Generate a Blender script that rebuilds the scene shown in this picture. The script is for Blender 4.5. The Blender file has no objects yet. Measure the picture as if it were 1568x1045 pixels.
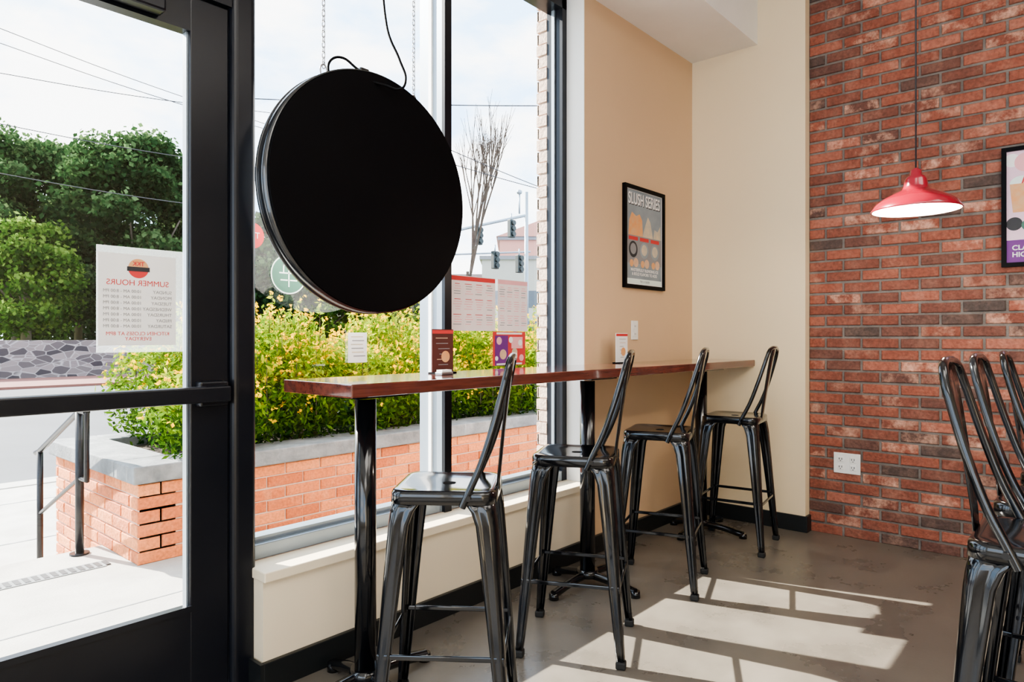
import bpy, bmesh, math, random
import numpy as np
from mathutils import Vector, Matrix
random.seed(7); np.random.seed(7)
scene = bpy.context.scene
COL = scene.collection
try:
    scene.view_settings.view_transform='AgX'; scene.view_settings.look='AgX - Medium High Contrast'; scene.view_settings.exposure=0.6
except Exception as ex: print(ex)
H = 1.21
F=(0.7513,0.6600); R=(0.6600,-0.7513)
def P(px,py,d):
    """world point seen at a survey bearing, distance d"""
    l=(px-784)/1041*d
    return Vector((F[0]*d+R[0]*l, F[1]*d+R[1]*l, H-(py-518)/1041*d))

# ---------------------------------------------------------------- materials
def mat(name, col, rough=0.5, metal=0.0, col2=None, nscale=8.0, bump=0.0, bscale=60.0, coat=0.0, emis=0.0, spec=0.5, rough2=None, stretch=None):
    m=bpy.data.materials.new(name); m.use_nodes=True
    nt=m.node_tree; b=nt.nodes['Principled BSDF']
    b.inputs['Base Color'].default_value=(*col,1); b.inputs['Roughness'].default_value=rough
    b.inputs['Metallic'].default_value=metal; b.inputs['Specular IOR Level'].default_value=spec
    if coat: b.inputs['Coat Weight'].default_value=coat; b.inputs['Coat Roughness'].default_value=0.06
    if emis: b.inputs['Emission Color'].default_value=(*col,1); b.inputs['Emission Strength'].default_value=emis
    tc=nt.nodes.new('ShaderNodeTexCoord'); mp=nt.nodes.new('ShaderNodeMapping')
    nt.links.new(tc.outputs['Object'],mp.inputs['Vector'])
    if stretch: mp.inputs['Scale'].default_value=stretch
    n=nt.nodes.new('ShaderNodeTexNoise'); n.inputs['Scale'].default_value=nscale; n.inputs['Detail'].default_value=6; n.inputs['Roughness'].default_value=0.6
    nt.links.new(mp.outputs[0],n.inputs['Vector'])
    r=nt.nodes.new('ShaderNodeValToRGB')
    c2=col2 if col2 else tuple(c*0.93 for c in col)
    r.color_ramp.elements[0].position=0.32; r.color_ramp.elements[1].position=0.68
    r.color_ramp.elements[0].color=(*c2,1); r.color_ramp.elements[1].color=(*col,1)
    nt.links.new(n.outputs['Fac'],r.inputs['Fac']); nt.links.new(r.outputs[0],b.inputs['Base Color'])
    if rough2 is not None:
        mr=nt.nodes.new('ShaderNodeMapRange'); mr.inputs['To Min'].default_value=rough; mr.inputs['To Max'].default_value=rough2
        mr.inputs['From Min'].default_value=0.3; mr.inputs['From Max'].default_value=0.7
        nt.links.new(n.outputs['Fac'],mr.inputs['Value']); nt.links.new(mr.outputs[0],b.inputs['Roughness'])
    if bump:
        n2=nt.nodes.new('ShaderNodeTexNoise'); n2.inputs['Scale'].default_value=bscale; n2.inputs['Detail'].default_value=4
        nt.links.new(mp.outputs[0],n2.inputs['Vector'])
        bp=nt.nodes.new('ShaderNodeBump'); bp.inputs['Strength'].default_value=bump; bp.inputs['Distance'].default_value=0.01
        nt.links.new(n2.outputs['Fac'],bp.inputs['Height']); nt.links.new(bp.outputs[0],b.inputs['Normal'])
    return m

def brick_mat(name, stops, patch, patch_amt=0.5, rough=0.85, lo=0.53, hi=0.72, select=False):
    m=bpy.data.materials.new(name); m.use_nodes=True; nt=m.node_tree; b=nt.nodes['Principled BSDF']
    b.inputs['Roughness'].default_value=rough
    at=nt.nodes.new('ShaderNodeAttribute'); at.attribute_name='rnd'
    r=nt.nodes.new('ShaderNodeValToRGB'); cr=r.color_ramp
    while len(cr.elements)<len(stops): cr.elements.new(0.5)
    for e,(p,c) in zip(cr.elements,stops): e.position=p; e.color=(*c,1)
    nt.links.new(at.outputs['Fac'],r.inputs['Fac'])
    tc=nt.nodes.new('ShaderNodeTexCoord')
    n=nt.nodes.new('ShaderNodeTexNoise'); n.inputs['Scale'].default_value=9; n.inputs['Detail'].default_value=8; n.inputs['Roughness'].default_value=0.7
    nt.links.new(tc.outputs['Object'],n.inputs['Vector'])
    r2=nt.nodes.new('ShaderNodeValToRGB'); r2.color_ramp.elements[0].position=lo; r2.color_ramp.elements[1].position=hi
    r2.color_ramp.elements[0].color=(0,0,0,1); r2.color_ramp.elements[1].color=(patch_amt,)*3+(1,)
    nt.links.new(n.outputs['Fac'],r2.inputs['Fac'])
    fac=r2.outputs[0]
    if select:
        # some bricks are worn pale, most are not
        mu=nt.nodes.new('ShaderNodeMath'); mu.operation='MULTIPLY'; mu.inputs[1].default_value=17.31
        fr=nt.nodes.new('ShaderNodeMath'); fr.operation='FRACT'
        mr0=nt.nodes.new('ShaderNodeMapRange'); mr0.inputs['From Min'].default_value=0.58; mr0.inputs['From Max'].default_value=1.0; mr0.inputs['To Min'].default_value=0.12; mr0.inputs['To Max'].default_value=1.0
        nt.links.new(at.outputs['Fac'],mu.inputs[0]); nt.links.new(mu.outputs[0],fr.inputs[0]); nt.links.new(fr.outputs[0],mr0.inputs['Value'])
        m3=nt.nodes.new('ShaderNodeMath'); m3.operation='MULTIPLY'
        nt.links.new(r2.outputs[0],m3.inputs[0]); nt.links.new(mr0.outputs[0],m3.inputs[1]); fac=m3.outputs[0]
    mx=nt.nodes.new('ShaderNodeMix'); mx.data_type='RGBA'
    nt.links.new(fac,mx.inputs['Factor']); nt.links.new(r.outputs[0],mx.inputs['A']); mx.inputs['B'].default_value=(*patch,1)
    n3=nt.nodes.new('ShaderNodeTexNoise'); n3.inputs['Scale'].default_value=60; n3.inputs['Detail'].default_value=5
    nt.links.new(tc.outputs['Object'],n3.inputs['Vector'])
    mr=nt.nodes.new('ShaderNodeMapRange'); mr.inputs['To Min'].default_value=0.4; mr.inputs['To Max'].default_value=1.6
    nt.links.new(n3.outputs['Fac'],mr.inputs['Value'])
    mm=nt.nodes.new('ShaderNodeMix'); mm.data_type='RGBA'; mm.blend_type='MULTIPLY'; mm.inputs['Factor'].default_value=1
    nt.links.new(mx.outputs['Result'],mm.inputs['A']); nt.links.new(mr.outputs[0],mm.inputs['B'])
    nt.links.new(mm.outputs['Result'],b.inputs['Base Color'])
    bp=nt.nodes.new('ShaderNodeBump'); bp.inputs['Strength'].default_value=0.7; bp.inputs['Distance'].default_value=0.008
    nt.links.new(n3.outputs['Fac'],bp.inputs['Height']); nt.links.new(bp.outputs[0],b.inputs['Normal'])
    return m

def leaf_mat(name, stops, trans=0.5):
    m=bpy.data.materials.new(name); m.use_nodes=True; nt=m.node_tree
    for n in list(nt.nodes): nt.nodes.remove(n)
    out=nt.nodes.new('ShaderNodeOutputMaterial')
    at=nt.nodes.new('ShaderNodeAttribute'); at.attribute_name='rnd'
    r=nt.nodes.new('ShaderNodeValToRGB'); cr=r.color_ramp
    while len(cr.elements)<len(stops): cr.elements.new(0.5)
    for e,(p,c) in zip(cr.elements,stops): e.position=p; e.color=(*c,1)
    nt.links.new(at.outputs['Fac'],r.inputs['Fac'])
    d=nt.nodes.new('ShaderNodeBsdfDiffuse'); t=nt.nodes.new('ShaderNodeBsdfTranslucent')
    mx=nt.nodes.new('ShaderNodeMixShader'); mx.inputs[0].default_value=trans
    nt.links.new(r.outputs[0],d.inputs[0]); nt.links.new(r.outputs[0],t.inputs[0])
    nt.links.new(d.outputs[0],mx.inputs[1]); nt.links.new(t.outputs[0],mx.inputs[2]); nt.links.new(mx.outputs[0],out.inputs[0])
    return m

def glass_mat(name, tint=(0.97,0.985,0.98), haze=0.0):
    m=bpy.data.materials.new(name); m.use_nodes=True; nt=m.node_tree
    for n in list(nt.nodes): nt.nodes.remove(n)
    out=nt.nodes.new('ShaderNodeOutputMaterial')
    t=nt.nodes.new('ShaderNodeBsdfTransparent'); t.inputs[0].default_value=(*tint,1)
    g=nt.nodes.new('ShaderNodeBsdfGlossy'); g.inputs['Roughness'].default_value=0.0
    lw=nt.nodes.new('ShaderNodeLayerWeight'); lw.inputs['Blend'].default_value=0.5
    pw=nt.nodes.new('ShaderNodeMath'); pw.operation='POWER'; pw.inputs[1].default_value=5
    ml=nt.nodes.new('ShaderNodeMath'); ml.operation='MULTIPLY_ADD'; ml.inputs[1].default_value=0.8; ml.inputs[2].default_value=0.05
    nt.links.new(lw.outputs['Facing'],pw.inputs[0]); nt.links.new(pw.outputs[0],ml.inputs[0])
    mx=nt.nodes.new('ShaderNodeMixShader')
    nt.links.new(ml.outputs[0],mx.inputs[0]); nt.links.new(t.outputs[0],mx.inputs[1]); nt.links.new(g.outputs[0],mx.inputs[2])
    if haze:
        d=nt.nodes.new('ShaderNodeBsdfTranslucent'); d.inputs[0].default_value=(0.85,0.9,0.9,1)
        m2=nt.nodes.new('ShaderNodeMixShader'); m2.inputs[0].default_value=haze
        nt.links.new(mx.outputs[0],m2.inputs[1]); nt.links.new(d.outputs[0],m2.inputs[2]); nt.links.new(m2.outputs[0],out.inputs[0])
    else: nt.links.new(mx.outputs[0],out.inputs[0])
    return m

M={}
M['tan']=mat('paint_tan',(0.63,0.445,0.28),0.75,col2=(0.61,0.43,0.27),nscale=2,bump=0.05,bscale=250)
M['tan_lit']=mat('paint_tan_window_lit',(0.78,0.64,0.43),0.75,col2=(0.765,0.625,0.42),nscale=2,bump=0.05,bscale=250)  # same tan, lightened to put window light into the end wall colour
M['cream']=mat('paint_cream',(0.80,0.69,0.52),0.6,col2=(0.78,0.67,0.50),nscale=2,bump=0.05,bscale=250)
M['white']=mat('paint_white',(0.84,0.82,0.78),0.7,nscale=2)
M['blackframe']=mat('anodised_black',(0.005,0.006,0.010),0.28,col2=(0.008,0.009,0.013),nscale=5,spec=0.35)
M['greyframe']=mat('aluminium_grey',(0.30,0.35,0.40),0.35,metal=0.5,nscale=5)
M['base']=mat('rubber_black',(0.010,0.012,0.013),0.4)
M['metal']=mat('gloss_black_steel',(0.003,0.0035,0.005),0.10,col2=(0.005,0.0055,0.007),nscale=12,coat=0.45,spec=0.45,rough2=0.18)
M['matteblack']=mat('matte_black',(0.002,0.002,0.003),0.5,col2=(0.003,0.003,0.004),nscale=3,spec=0.10)
M['rimblack']=mat('sign_rim_black',(0.010,0.012,0.015),0.22,nscale=3,spec=0.7,coat=0.6)
M['rubber']=mat('rubber_foot',(0.01,0.01,0.01),0.7)
M['floor']=mat('polished_concrete',(0.175,0.155,0.130),0.22,col2=(0.115,0.102,0.086),nscale=3.5,bump=0.03,bscale=90,rough2=0.40)
M['wood']=mat('mahogany_top',(0.16,0.045,0.030),0.14,col2=(0.070,0.020,0.015),nscale=3.5,coat=0.7,stretch=(1.0,14,14))
M['mortar']=mat('mortar_grey',(0.235,0.205,0.18),0.9,col2=(0.14,0.12,0.105),nscale=9,bump=0.5,bscale=120)
M['mortar_ext']=mat('mortar_pale',(0.66,0.50,0.40),0.9,nscale=12,bump=0.4,bscale=120)
M['brick']=brick_mat('brick_red',[(0,(0.075,0.055,0.047)),(0.08,(0.12,0.055,0.042)),(0.25,(0.19,0.064,0.042)),(0.75,(0.27,0.082,0.050)),(1,(0.36,0.13,0.085))],(0.72,0.42,0.30),0.85,lo=0.46,hi=0.64,select=True)
M['brick_ext']=brick_mat('brick_orange',[(0,(0.44,0.115,0.038)),(0.5,(0.60,0.19,0.065)),(1,(0.70,0.26,0.10))],(0.80,0.42,0.23),0.3)
M['brick_pale']=brick_mat('brick_pale',[(0,(0.55,0.40,0.31)),(1,(0.70,0.52,0.41))],(0.8,0.7,0.6),0.4)
M['conc']=mat('concrete_light',(0.44,0.425,0.39),0.85,col2=(0.33,0.318,0.29),nscale=3,bump=0.2,bscale=90)
M['cap']=mat('concrete_cap',(0.25,0.26,0.265),0.85,col2=(0.12,0.128,0.135),nscale=7,bump=0.4,bscale=60)
M['asphalt']=mat('asphalt',(0.085,0.090,0.098),0.9,col2=(0.065,0.068,0.075),nscale=0.6,bump=0.2,bscale=30)
M['redpave']=mat('brick_paving',(0.20,0.075,0.06),0.9,col2=(0.15,0.06,0.045),nscale=2)
M['grass']=mat('grass',(0.22,0.30,0.07),0.95,col2=(0.10,0.16,0.04),nscale=0.7)
M['soil']=mat('soil',(0.06,0.04,0.025),0.95,nscale=6)
M['glass']=glass_mat('clear_glass')
M['laminate']=glass_mat('laminate_sleeve',haze=0.15)
M['paper']=mat('paper_white',(0.85,0.84,0.82),0.6)
M['redink']=mat('ink_red',(0.62,0.05,0.05),0.6)
M['darkink']=mat('ink_dark',(0.03,0.03,0.035),0.6)
M['greyink']=mat('ink_grey',(0.26,0.26,0.27),0.6)
M['pinkink']=mat('ink_pink',(0.85,0.42,0.45),0.6)
M['purple']=mat('ink_purple',(0.16,0.03,0.22),0.6)
M['postergrey']=mat('poster_sky',(0.30,0.34,0.37),0.5,col2=(0.20,0.245,0.275),nscale=5)
M['orange']=mat('slush_orange',(0.74,0.33,0.12),0.5,col2=(0.66,0.40,0.22),nscale=30)
M['peach']=mat('slush_peach',(0.70,0.48,0.33),0.5,col2=(0.58,0.36,0.23),nscale=20)
M['yellow']=mat('ink_yellow',(0.85,0.60,0.12),0.5)
M['sand']=mat('ink_sand',(0.66,0.54,0.36),0.5,col2=(0.46,0.42,0.35),nscale=20)
M['pinkbg']=mat('poster_pink',(0.80,0.55,0.66),0.5,nscale=4)
M['brownmenu']=mat('menu_brown',(0.10,0.03,0.025),0.35)
M['green']=mat('decal_green',(0.05,0.16,0.11),0.5)
M['decalw']=mat('decal_white',(0.75,0.85,0.80),0.5)
M['lampred']=mat('enamel_red',(0.32,0.006,0.025),0.25,coat=0.8,col2=(0.29,0.006,0.022))
M['lampwhite']=mat('enamel_white',(0.9,0.88,0.85),0.4)
M['bulb']=mat('bulb_glow',(1.0,0.9,0.75),0.5,emis=12)
M['plastic']=mat('plastic_white',(0.82,0.80,0.76),0.35)
M['chain']=mat('steel_chain',(0.35,0.35,0.36),0.3,metal=0.9)
M['bark']=mat('bark',(0.10,0.075,0.055),0.9,col2=(0.05,0.038,0.03),nscale=4)
M['wire']=mat('wire_black',(0.03,0.03,0.035),0.6)
M['bldg_pink']=mat('stucco_pink',(0.58,0.28,0.22),0.8,nscale=0.3)
M['bldg_beige']=mat('stucco_beige',(0.42,0.40,0.37),0.8,nscale=0.3)
M['roof']=mat('roof_grey',(0.22,0.22,0.24),0.8)
M['winblue']=mat('far_window',(0.08,0.10,0.13),0.2)
M['signalgreen']=mat('signal_housing',(0.02,0.03,0.03),0.5)
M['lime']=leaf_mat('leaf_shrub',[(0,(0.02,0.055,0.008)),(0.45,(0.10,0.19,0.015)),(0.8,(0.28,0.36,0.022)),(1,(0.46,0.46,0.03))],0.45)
M['flower']=leaf_mat('petal_yellow',[(0,(0.75,0.40,0.0)),(1,(0.90,0.62,0.0))],0.4)
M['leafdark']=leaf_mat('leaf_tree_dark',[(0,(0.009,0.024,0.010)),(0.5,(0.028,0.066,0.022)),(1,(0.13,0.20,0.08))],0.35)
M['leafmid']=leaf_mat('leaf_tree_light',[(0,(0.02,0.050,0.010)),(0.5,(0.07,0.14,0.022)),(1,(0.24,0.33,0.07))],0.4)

def stone_mat():
    m=bpy.data.materials.new('fieldstone'); m.use_nodes=True; nt=m.node_tree; b=nt.nodes['Principled BSDF']; b.inputs['Roughness'].default_value=0.9
    tc=nt.nodes.new('ShaderNodeTexCoord'); mp=nt.nodes.new('ShaderNodeMapping'); mp.inputs['Scale'].default_value=(1.7,1.7,3.6)
    nt.links.new(tc.outputs['Object'],mp.inputs[0])
    v=nt.nodes.new('ShaderNodeTexVoronoi'); v.feature='DISTANCE_TO_EDGE'; v.inputs['Scale'].default_value=1.3
    v2=nt.nodes.new('ShaderNodeTexVoronoi'); v2.inputs['Scale'].default_value=1.3
    nt.links.new(mp.outputs[0],v.inputs['Vector']); nt.links.new(mp.outputs[0],v2.inputs['Vector'])
    r=nt.nodes.new('ShaderNodeValToRGB'); r.color_ramp.elements[0].position=0.0; r.color_ramp.elements[0].color=(0.34,0.31,0.31,1); r.color_ramp.elements[1].position=0.08; r.color_ramp.elements[1].color=(0,0,0,1)
    nt.links.new(v.outputs['Distance'],r.inputs[0])
    bw=nt.nodes.new('ShaderNodeRGBToBW'); nt.links.new(v2.outputs['Color'],bw.inputs[0])
    r2=nt.nodes.new('ShaderNodeValToRGB'); r2.color_ramp.elements[0].position=0.2; r2.color_ramp.elements[1].position=0.8
    r2.color_ramp.elements[0].color=(0.03,0.026,0.032,1); r2.color_ramp.elements[1].color=(0.20,0.165,0.165,1)
    nt.links.new(bw.outputs[0],r2.inputs[0])
    mx=nt.nodes.new('ShaderNodeMix'); mx.data_type='RGBA'; mx.blend_type='LIGHTEN'; mx.inputs['Factor'].default_value=1
    nt.links.new(r2.outputs[0],mx.inputs['A']); nt.links.new(r.outputs[0],mx.inputs['B']); nt.links.new(mx.outputs['Result'],b.inputs['Base Color'])
    return m
M['stone']=stone_mat()

# ---------------------------------------------------------------- helpers
def new_obj(name, me, m=None, parent=None, smooth=False):
    o=bpy.data.objects.new(name,me); COL.objects.link(o)
    if m is not None: me.materials.append(m)
    if parent: o.parent=parent
    if smooth:
        for p in me.polygons: p.use_smooth=True
    return o
def empty(name, loc=(0,0,0), rotz=0.0):
    e=bpy.data.objects.new(name,None); e.location=loc; e.rotation_euler=(0,0,rotz); e.empty_display_size=0.1; COL.objects.link(e); return e
def box(name,x0,x1,y0,y1,z0,z1,m,parent=None,bevel=0.0,segs=2):
    bm=bmesh.new(); bmesh.ops.create_cube(bm,size=1)
    for v in bm.verts:
        v.co=Vector(((x0+x1)/2+v.co.x*(x1-x0),(y0+y1)/2+v.co.y*(y1-y0),(z0+z1)/2+v.co.z*(z1-z0)))
    if bevel: bmesh.ops.bevel(bm,geom=bm.edges[:],offset=bevel,segments=segs,profile=0.5,affect='EDGES')
    me=bpy.data.meshes.new(name); bm.to_mesh(me); bm.free()
    return new_obj(name,me,m,parent)
def cyl(name,p0,p1,r0,r1,m,parent=None,segs=24,smooth=True):
    p0=Vector(p0);p1=Vector(p1); bm=bmesh.new()
    bmesh.ops.create_cone(bm,cap_ends=True,segments=segs,radius1=r0,radius2=r1,depth=(p1-p0).length)
    q=(p1-p0).to_track_quat('Z','Y').to_matrix().to_4x4()
    bm.transform(Matrix.Translation((p0+p1)/2)@q)
    me=bpy.data.meshes.new(name); bm.to_mesh(me); bm.free()
    o=new_obj(name,me,m,parent)
    if smooth:
        for p in me.polygons: p.use_smooth = len(p.vertices)==4
    return o
def tube(name,pts,r,m,parent=None,cyclic=False,res=8,kind='BEZIER',radii=None):
    cu=bpy.data.curves.new(name,'CURVE'); cu.dimensions='3D'; cu.bevel_depth=r; cu.bevel_resolution=4; cu.resolution_u=res; cu.use_fill_caps=True
    if kind=='BEZIER':
        s=cu.splines.new('BEZIER'); s.bezier_points.add(len(pts)-1)
        for b,p in zip(s.bezier_points,pts): b.co=p; b.handle_left_type=b.handle_right_type='AUTO'
    else:
        s=cu.splines.new('POLY'); s.points.add(len(pts)-1)
        for i,(b,p) in enumerate(zip(s.points,pts)):
            b.co=(*p,1)
            if radii: b.radius=radii[i]
    s.use_cyclic_u=cyclic
    cu.materials.append(m); o=bpy.data.objects.new(name,cu); COL.objects.link(o)
    if parent: o.parent=parent
    return o
def lathe(name,prof,m,parent=None,segs=48,loc=(0,0,0)):
    vs=[];fs=[]
    for r,z in prof:
        for i in range(segs):
            a=2*math.pi*i/segs; vs.append((loc[0]+r*math.cos(a),loc[1]+r*math.sin(a),loc[2]+z))
    for j in range(len(prof)-1):
        for i in range(segs):
            a=j*segs+i; b=j*segs+(i+1)%segs; fs.append((a,b,b+segs,a+segs))
    me=bpy.data.meshes.new(name); me.from_pydata(vs,[],fs); me.update()
    return new_obj(name,me,m,parent,True)
def poly(name,pts,m,y=0,parent=None):
    me=bpy.data.meshes.new(name); me.from_pydata([(p[0],y,p[1]) for p in pts],[],[tuple(range(len(pts)))]); me.update()
    return new_obj(name,me,m,parent)
def rect(name,cx,cz,w,h,m,y=0,parent=None):
    return poly(name,[(cx-w/2,cz-h/2),(cx+w/2,cz-h/2),(cx+w/2,cz+h/2),(cx-w/2,cz+h/2)],m,y,parent)
def pane(name,x0,x1,y,z0,z1,parent):
    return rect(name,(x0+x1)/2,(z0+z1)/2,x1-x0,z1-z0,M['glass'],y,parent)
def disc2(name,cx,cz,r,m,y=0,parent=None,a0=0,a1=360,n=32,sy=1):
    return poly(name,[(cx+r*math.cos(math.radians(a0+(a1-a0)*i/n)),cz+sy*r*math.sin(math.radians(a0+(a1-a0)*i/n))) for i in range(n+(0 if a1-a0>=360 else 1))],m,y,parent)
def text(name,s,cx,cz,size,m,y=0,parent=None,mirror=False,align='CENTER',bold=0.0,sx=1.0):
    cu=bpy.data.curves.new(name,'FONT'); cu.body=s; cu.size=size; cu.align_x=align; cu.align_y='CENTER'; cu.extrude=0.0002; cu.offset=bold
    cu.materials.append(m); o=bpy.data.objects.new(name,cu); COL.objects.link(o)
    o.location=(cx,y,cz); o.rotation_euler=(math.pi/2,0,0); o.scale=((-1 if mirror else 1)*sx,1,1)
    if parent: o.parent=parent
    return o

def brick_field(name, u0,u1,z0,z1, tf, m, L=0.203,Hc=0.0677,joint=0.010,depth=0.012,parent=None,vary=0.0015):
    """one mesh of individually modelled bricks; tf(u,z,out)->xyz"""
    vs=[];fs=[];rn=[]
    nrow=int(math.ceil((z1-z0)/Hc))
    for j in range(nrow):
        za=z0+j*Hc; zb=min(za+Hc-joint,z1)
        if zb-za<0.01: continue
        u=u0-(L/2 if j%2 else 0)
        while u<u1:
            a=max(u,u0); b=min(u+L-joint,u1)
            if b-a>0.015:
                o=depth+random.uniform(-vary,vary); c=0.004
                jit=random.uniform(-0.0015,0.0015)
                k=len(vs)
                za2=za+jit; zb2=zb+jit
                for (uu,zz,oo) in [(a,za2,0),(b,za2,0),(b,zb2,0),(a,zb2,0),(a,za2,o-c),(b,za2,o-c),(b,zb2,o-c),(a,zb2,o-c),(a+c,za2+c,o),(b-c,za2+c,o),(b-c,zb2-c,o),(a+c,zb2-c,o)]:
                    vs.append(tf(uu,zz,oo))
                q=[(8,9,10,11)]
                for i in range(4):
                    i2=(i+1)%4; q.append((i,i2,4+i2,4+i)); q.append((4+i,4+i2,8+i2,8+i))
                fs+= [tuple(k+x for x in f) for f in q]
                rn+= [random.random()]*9
            u+=L
    me=bpy.data.meshes.new(name); me.from_pydata(vs,[],fs); me.update()
    bm=bmesh.new(); bm.from_mesh(me); bmesh.ops.recalc_face_normals(bm,faces=bm.faces); bm.to_mesh(me); bm.free()
    at=me.attributes.new('rnd','FLOAT','FACE'); at.data.foreach_set('value',rn)
    return new_obj(name,me,m,parent)

def leaves(name, pts, size, m, parent=None, aspect=0.55, rnd=None):
    n=len(pts); a=np.random.normal(size=(n,3)); a/=np.linalg.norm(a,axis=1)[:,None]
    b=np.random.normal(size=(n,3)); b-=a*(a*b).sum(1)[:,None]; b/=np.linalg.norm(b,axis=1)[:,None]
    s=(size*np.random.uniform(0.6,1.3,n))[:,None]
    V=np.empty((n,4,3)); V[:,0]=pts-a*s*0.5; V[:,1]=pts+b*s*aspect*0.5; V[:,2]=pts+a*s*0.5; V[:,3]=pts-b*s*aspect*0.5
    me=bpy.data.meshes.new(name)
    me.vertices.add(4*n); me.vertices.foreach_set('co',V.reshape(-1))
    me.loops.add(4*n); me.loops.foreach_set('vertex_index',np.arange(4*n,dtype=np.int32))
    me.polygons.add(n); me.polygons.foreach_set('loop_start',np.arange(0,4*n,4,dtype=np.int32)); 
    me.update(calc_edges=True); me.validate()
    if rnd is None: rnd=np.random.rand(n)
    at=me.attributes.new('rnd','FLOAT','FACE'); at.data.foreach_set('value',rnd.astype(np.float32))
    return new_obj(name,me,m,parent)

# ---------------------------------------------------------------- room shell
YW=2.18; XE=4.38; XB=4.455; CEIL=3.75
box('floor',-3.0,4.7,-4.6,2.30,-0.12,0.0,M['floor'])
box('ceiling',-3.0,4.7,-4.6,2.48,CEIL,CEIL+0.1,M['white'])
box('trim_soffit',-3.0,XE,1.72,2.30,3.12,CEIL,M['white'])
box('wall_window_side',3.09,XE+0.2,YW,2.40,0,CEIL,M['tan'])
box('wall_window_header',-3.0,3.09,2.30,2.48,3.12,CEIL,M['white'])
box('wall_end_tan',XE,4.7,1.42,YW,0,CEIL,M['tan_lit'])
bw=empty('wall_end_brick',(0,0,0))
box('mortar_bed',XB,4.7,-4.6,1.42,0,CEIL,M['mortar'],bw)
brick_field('brick_courses',-1.415,2.6,0.0,CEIL,lambda u,z,o:(XB-o,-u,z),M['brick'],parent=bw,joint=0.0135,vary=0.003,depth=0.010)
box('wall_rear_south',-3.0,4.7,-4.7,-4.6,0,CEIL,M['cream'])
# rear (west) wall with two big openings for daylight
wr=empty('wall_rear_west')
box('lower',-3.1,-3.0,-4.6,2.3,0,0.5,M['cream'],wr); box('upper',-3.1,-3.0,-4.6,2.3,3.1,CEIL,M['cream'],wr)
for i,(a,b) in enumerate([(-4.6,-4.2),(-1.3,-1.0),(1.9,2.3)]): box('pier_%d'%i,-3.1,-3.0,a,b,0.5,3.1,M['cream'],wr)
# low wall under the window
lw=empty('wall_window_low')
box('panel',1.185,3.09,2.175,2.30,0.0,0.385,M['cream'],lw)
box('sill_board',1.178,3.09,2.15,2.302,0.375,0.41,M['cream'],lw,bevel=0.004)
box('outer_leaf',1.20,3.04,2.30,2.48,-0.3,0.41,M['brick_pale'],lw)
box('baseboard_window',1.178,XE-0.02,2.155,2.175,0,0.10,M['base'],bevel=0.003)
box('baseboard_window_return',1.165,1.178,2.155,2.25,0,0.10,M['base'])
box('baseboard_end',XE-0.015,XE,1.405,2.155,0,0.10,M['base'],bevel=0.003)
box('baseboard_end_return',XE,XB-0.01,1.405,1.42,0,0.10,M['base'])
# window 1
w=empty('window_1')
box('bottom_rail',1.19,3.09,2.303,2.40,0.41,0.465,M['greyframe'],w,bevel=0.004)
box('bottom_stop',1.19,3.09,2.33,2.39,0.465,0.485,M['greyframe'],w)
box('mullion_face',2.135,2.178,2.285,2.305,0.41,3.12,M['blackframe'],w)
box('mullion_body',2.137,2.176,2.305,2.46,0.41,3.12,M['greyframe'],w)
box('mullion_fin',2.128,2.137,2.37,2.39,0.41,3.12,M['paper'],w)
box('right_jamb',3.045,3.09,2.30,2.41,0.41,3.12,M['blackframe'],w)
box('right_jamb_stop',3.035,3.045,2.35,2.37,0.465,3.06,M['greyframe'],w)
box('jamb_liner',3.086,3.0905,2.182,2.30,0.41,3.12,M['white'],w)
box('head_rail',1.19,3.09,2.30,2.41,3.06,3.12,M['blackframe'],w)
pane('pane_left',1.19,2.14,2.36,0.46,3.07,w)
pane('pane_right',2.172,3.045,2.36,0.46,3.07,w)
# exterior pier next to window
pr=empty('trim_exterior_pier')
box('pier_core',3.055,4.7,2.41,2.47,-0.4,4.2,M['mortar_ext'],pr)
brick_field('pier_bricks',3.045,4.0,-0.35,4.2,lambda u,z,o:(u,2.47+o,z),M['brick_pale'],parent=pr)
for j in range(66):
    z=-0.35+j*0.0677
    box('quoin',3.045-(0.005 if j%2 else 0.0),3.07,2.41,2.482,z,z+0.058,M['brick_pale'],pr)
# door frame + door
df=empty('trim_door_frame')
box('post_right',1.106,1.197,2.235,2.42,0,3.12,M['blackframe'],df,bevel=0.022,segs=5)
box('post_left',0.02,0.115,2.235,2.42,0,3.12,M['blackframe'],df,bevel=0.018,segs=4)
box('header',0.115,1.108,2.24,2.36,2.335,2.42,M['blackframe'],df)
box('transom_head',0.115,1.108,2.24,2.36,3.04,3.12,M['blackframe'],df)
pane('transom_pane',0.115,1.108,2.30,2.42,3.04,df)
box('threshold',0.115,1.108,2.24,2.42,0.0,0.015,M['greyframe'],df)
d=empty('door_1')
box('stile_right',0.975,1.103,2.255,2.305,0.02,2.33,M['blackframe'],d,bevel=0.004)
box('stile_left',0.12,0.235,2.255,2.305,0.02,2.33,M['blackframe'],d,bevel=0.004)
box('rail_top',0.235,0.978,2.257,2.303,2.215,2.33,M['blackframe'],d)
box('rail_bottom',0.235,0.978,2.257,2.303,0.02,0.325,M['blackframe'],d)
box('glazing_bead_bottom',0.235,0.978,2.248,2.257,0.315,0.335,M['blackframe'],d)
box('glazing_bead_right',0.969,0.976,2.272,2.30,0.325,2.22,M['greyframe'],d)
pane('pane',0.23,0.98,2.28,0.32,2.22,d)
box('push_bar',0.15,1.08,2.185,2.225,1.0,1.052,M['blackframe'],d,bevel=0.006)
box('push_bar_mount',0.99,1.085,2.215,2.26,0.985,1.067,M['blackframe'],d,bevel=0.006)
box('push_bar_mount_left',0.14,0.22,2.215,2.26,0.985,1.067,M['blackframe'],d,bevel=0.006)
box('closer_body',0.56,0.88,2.20,2.255,2.225,2.29,M['blackframe'],d,bevel=0.008)
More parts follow.
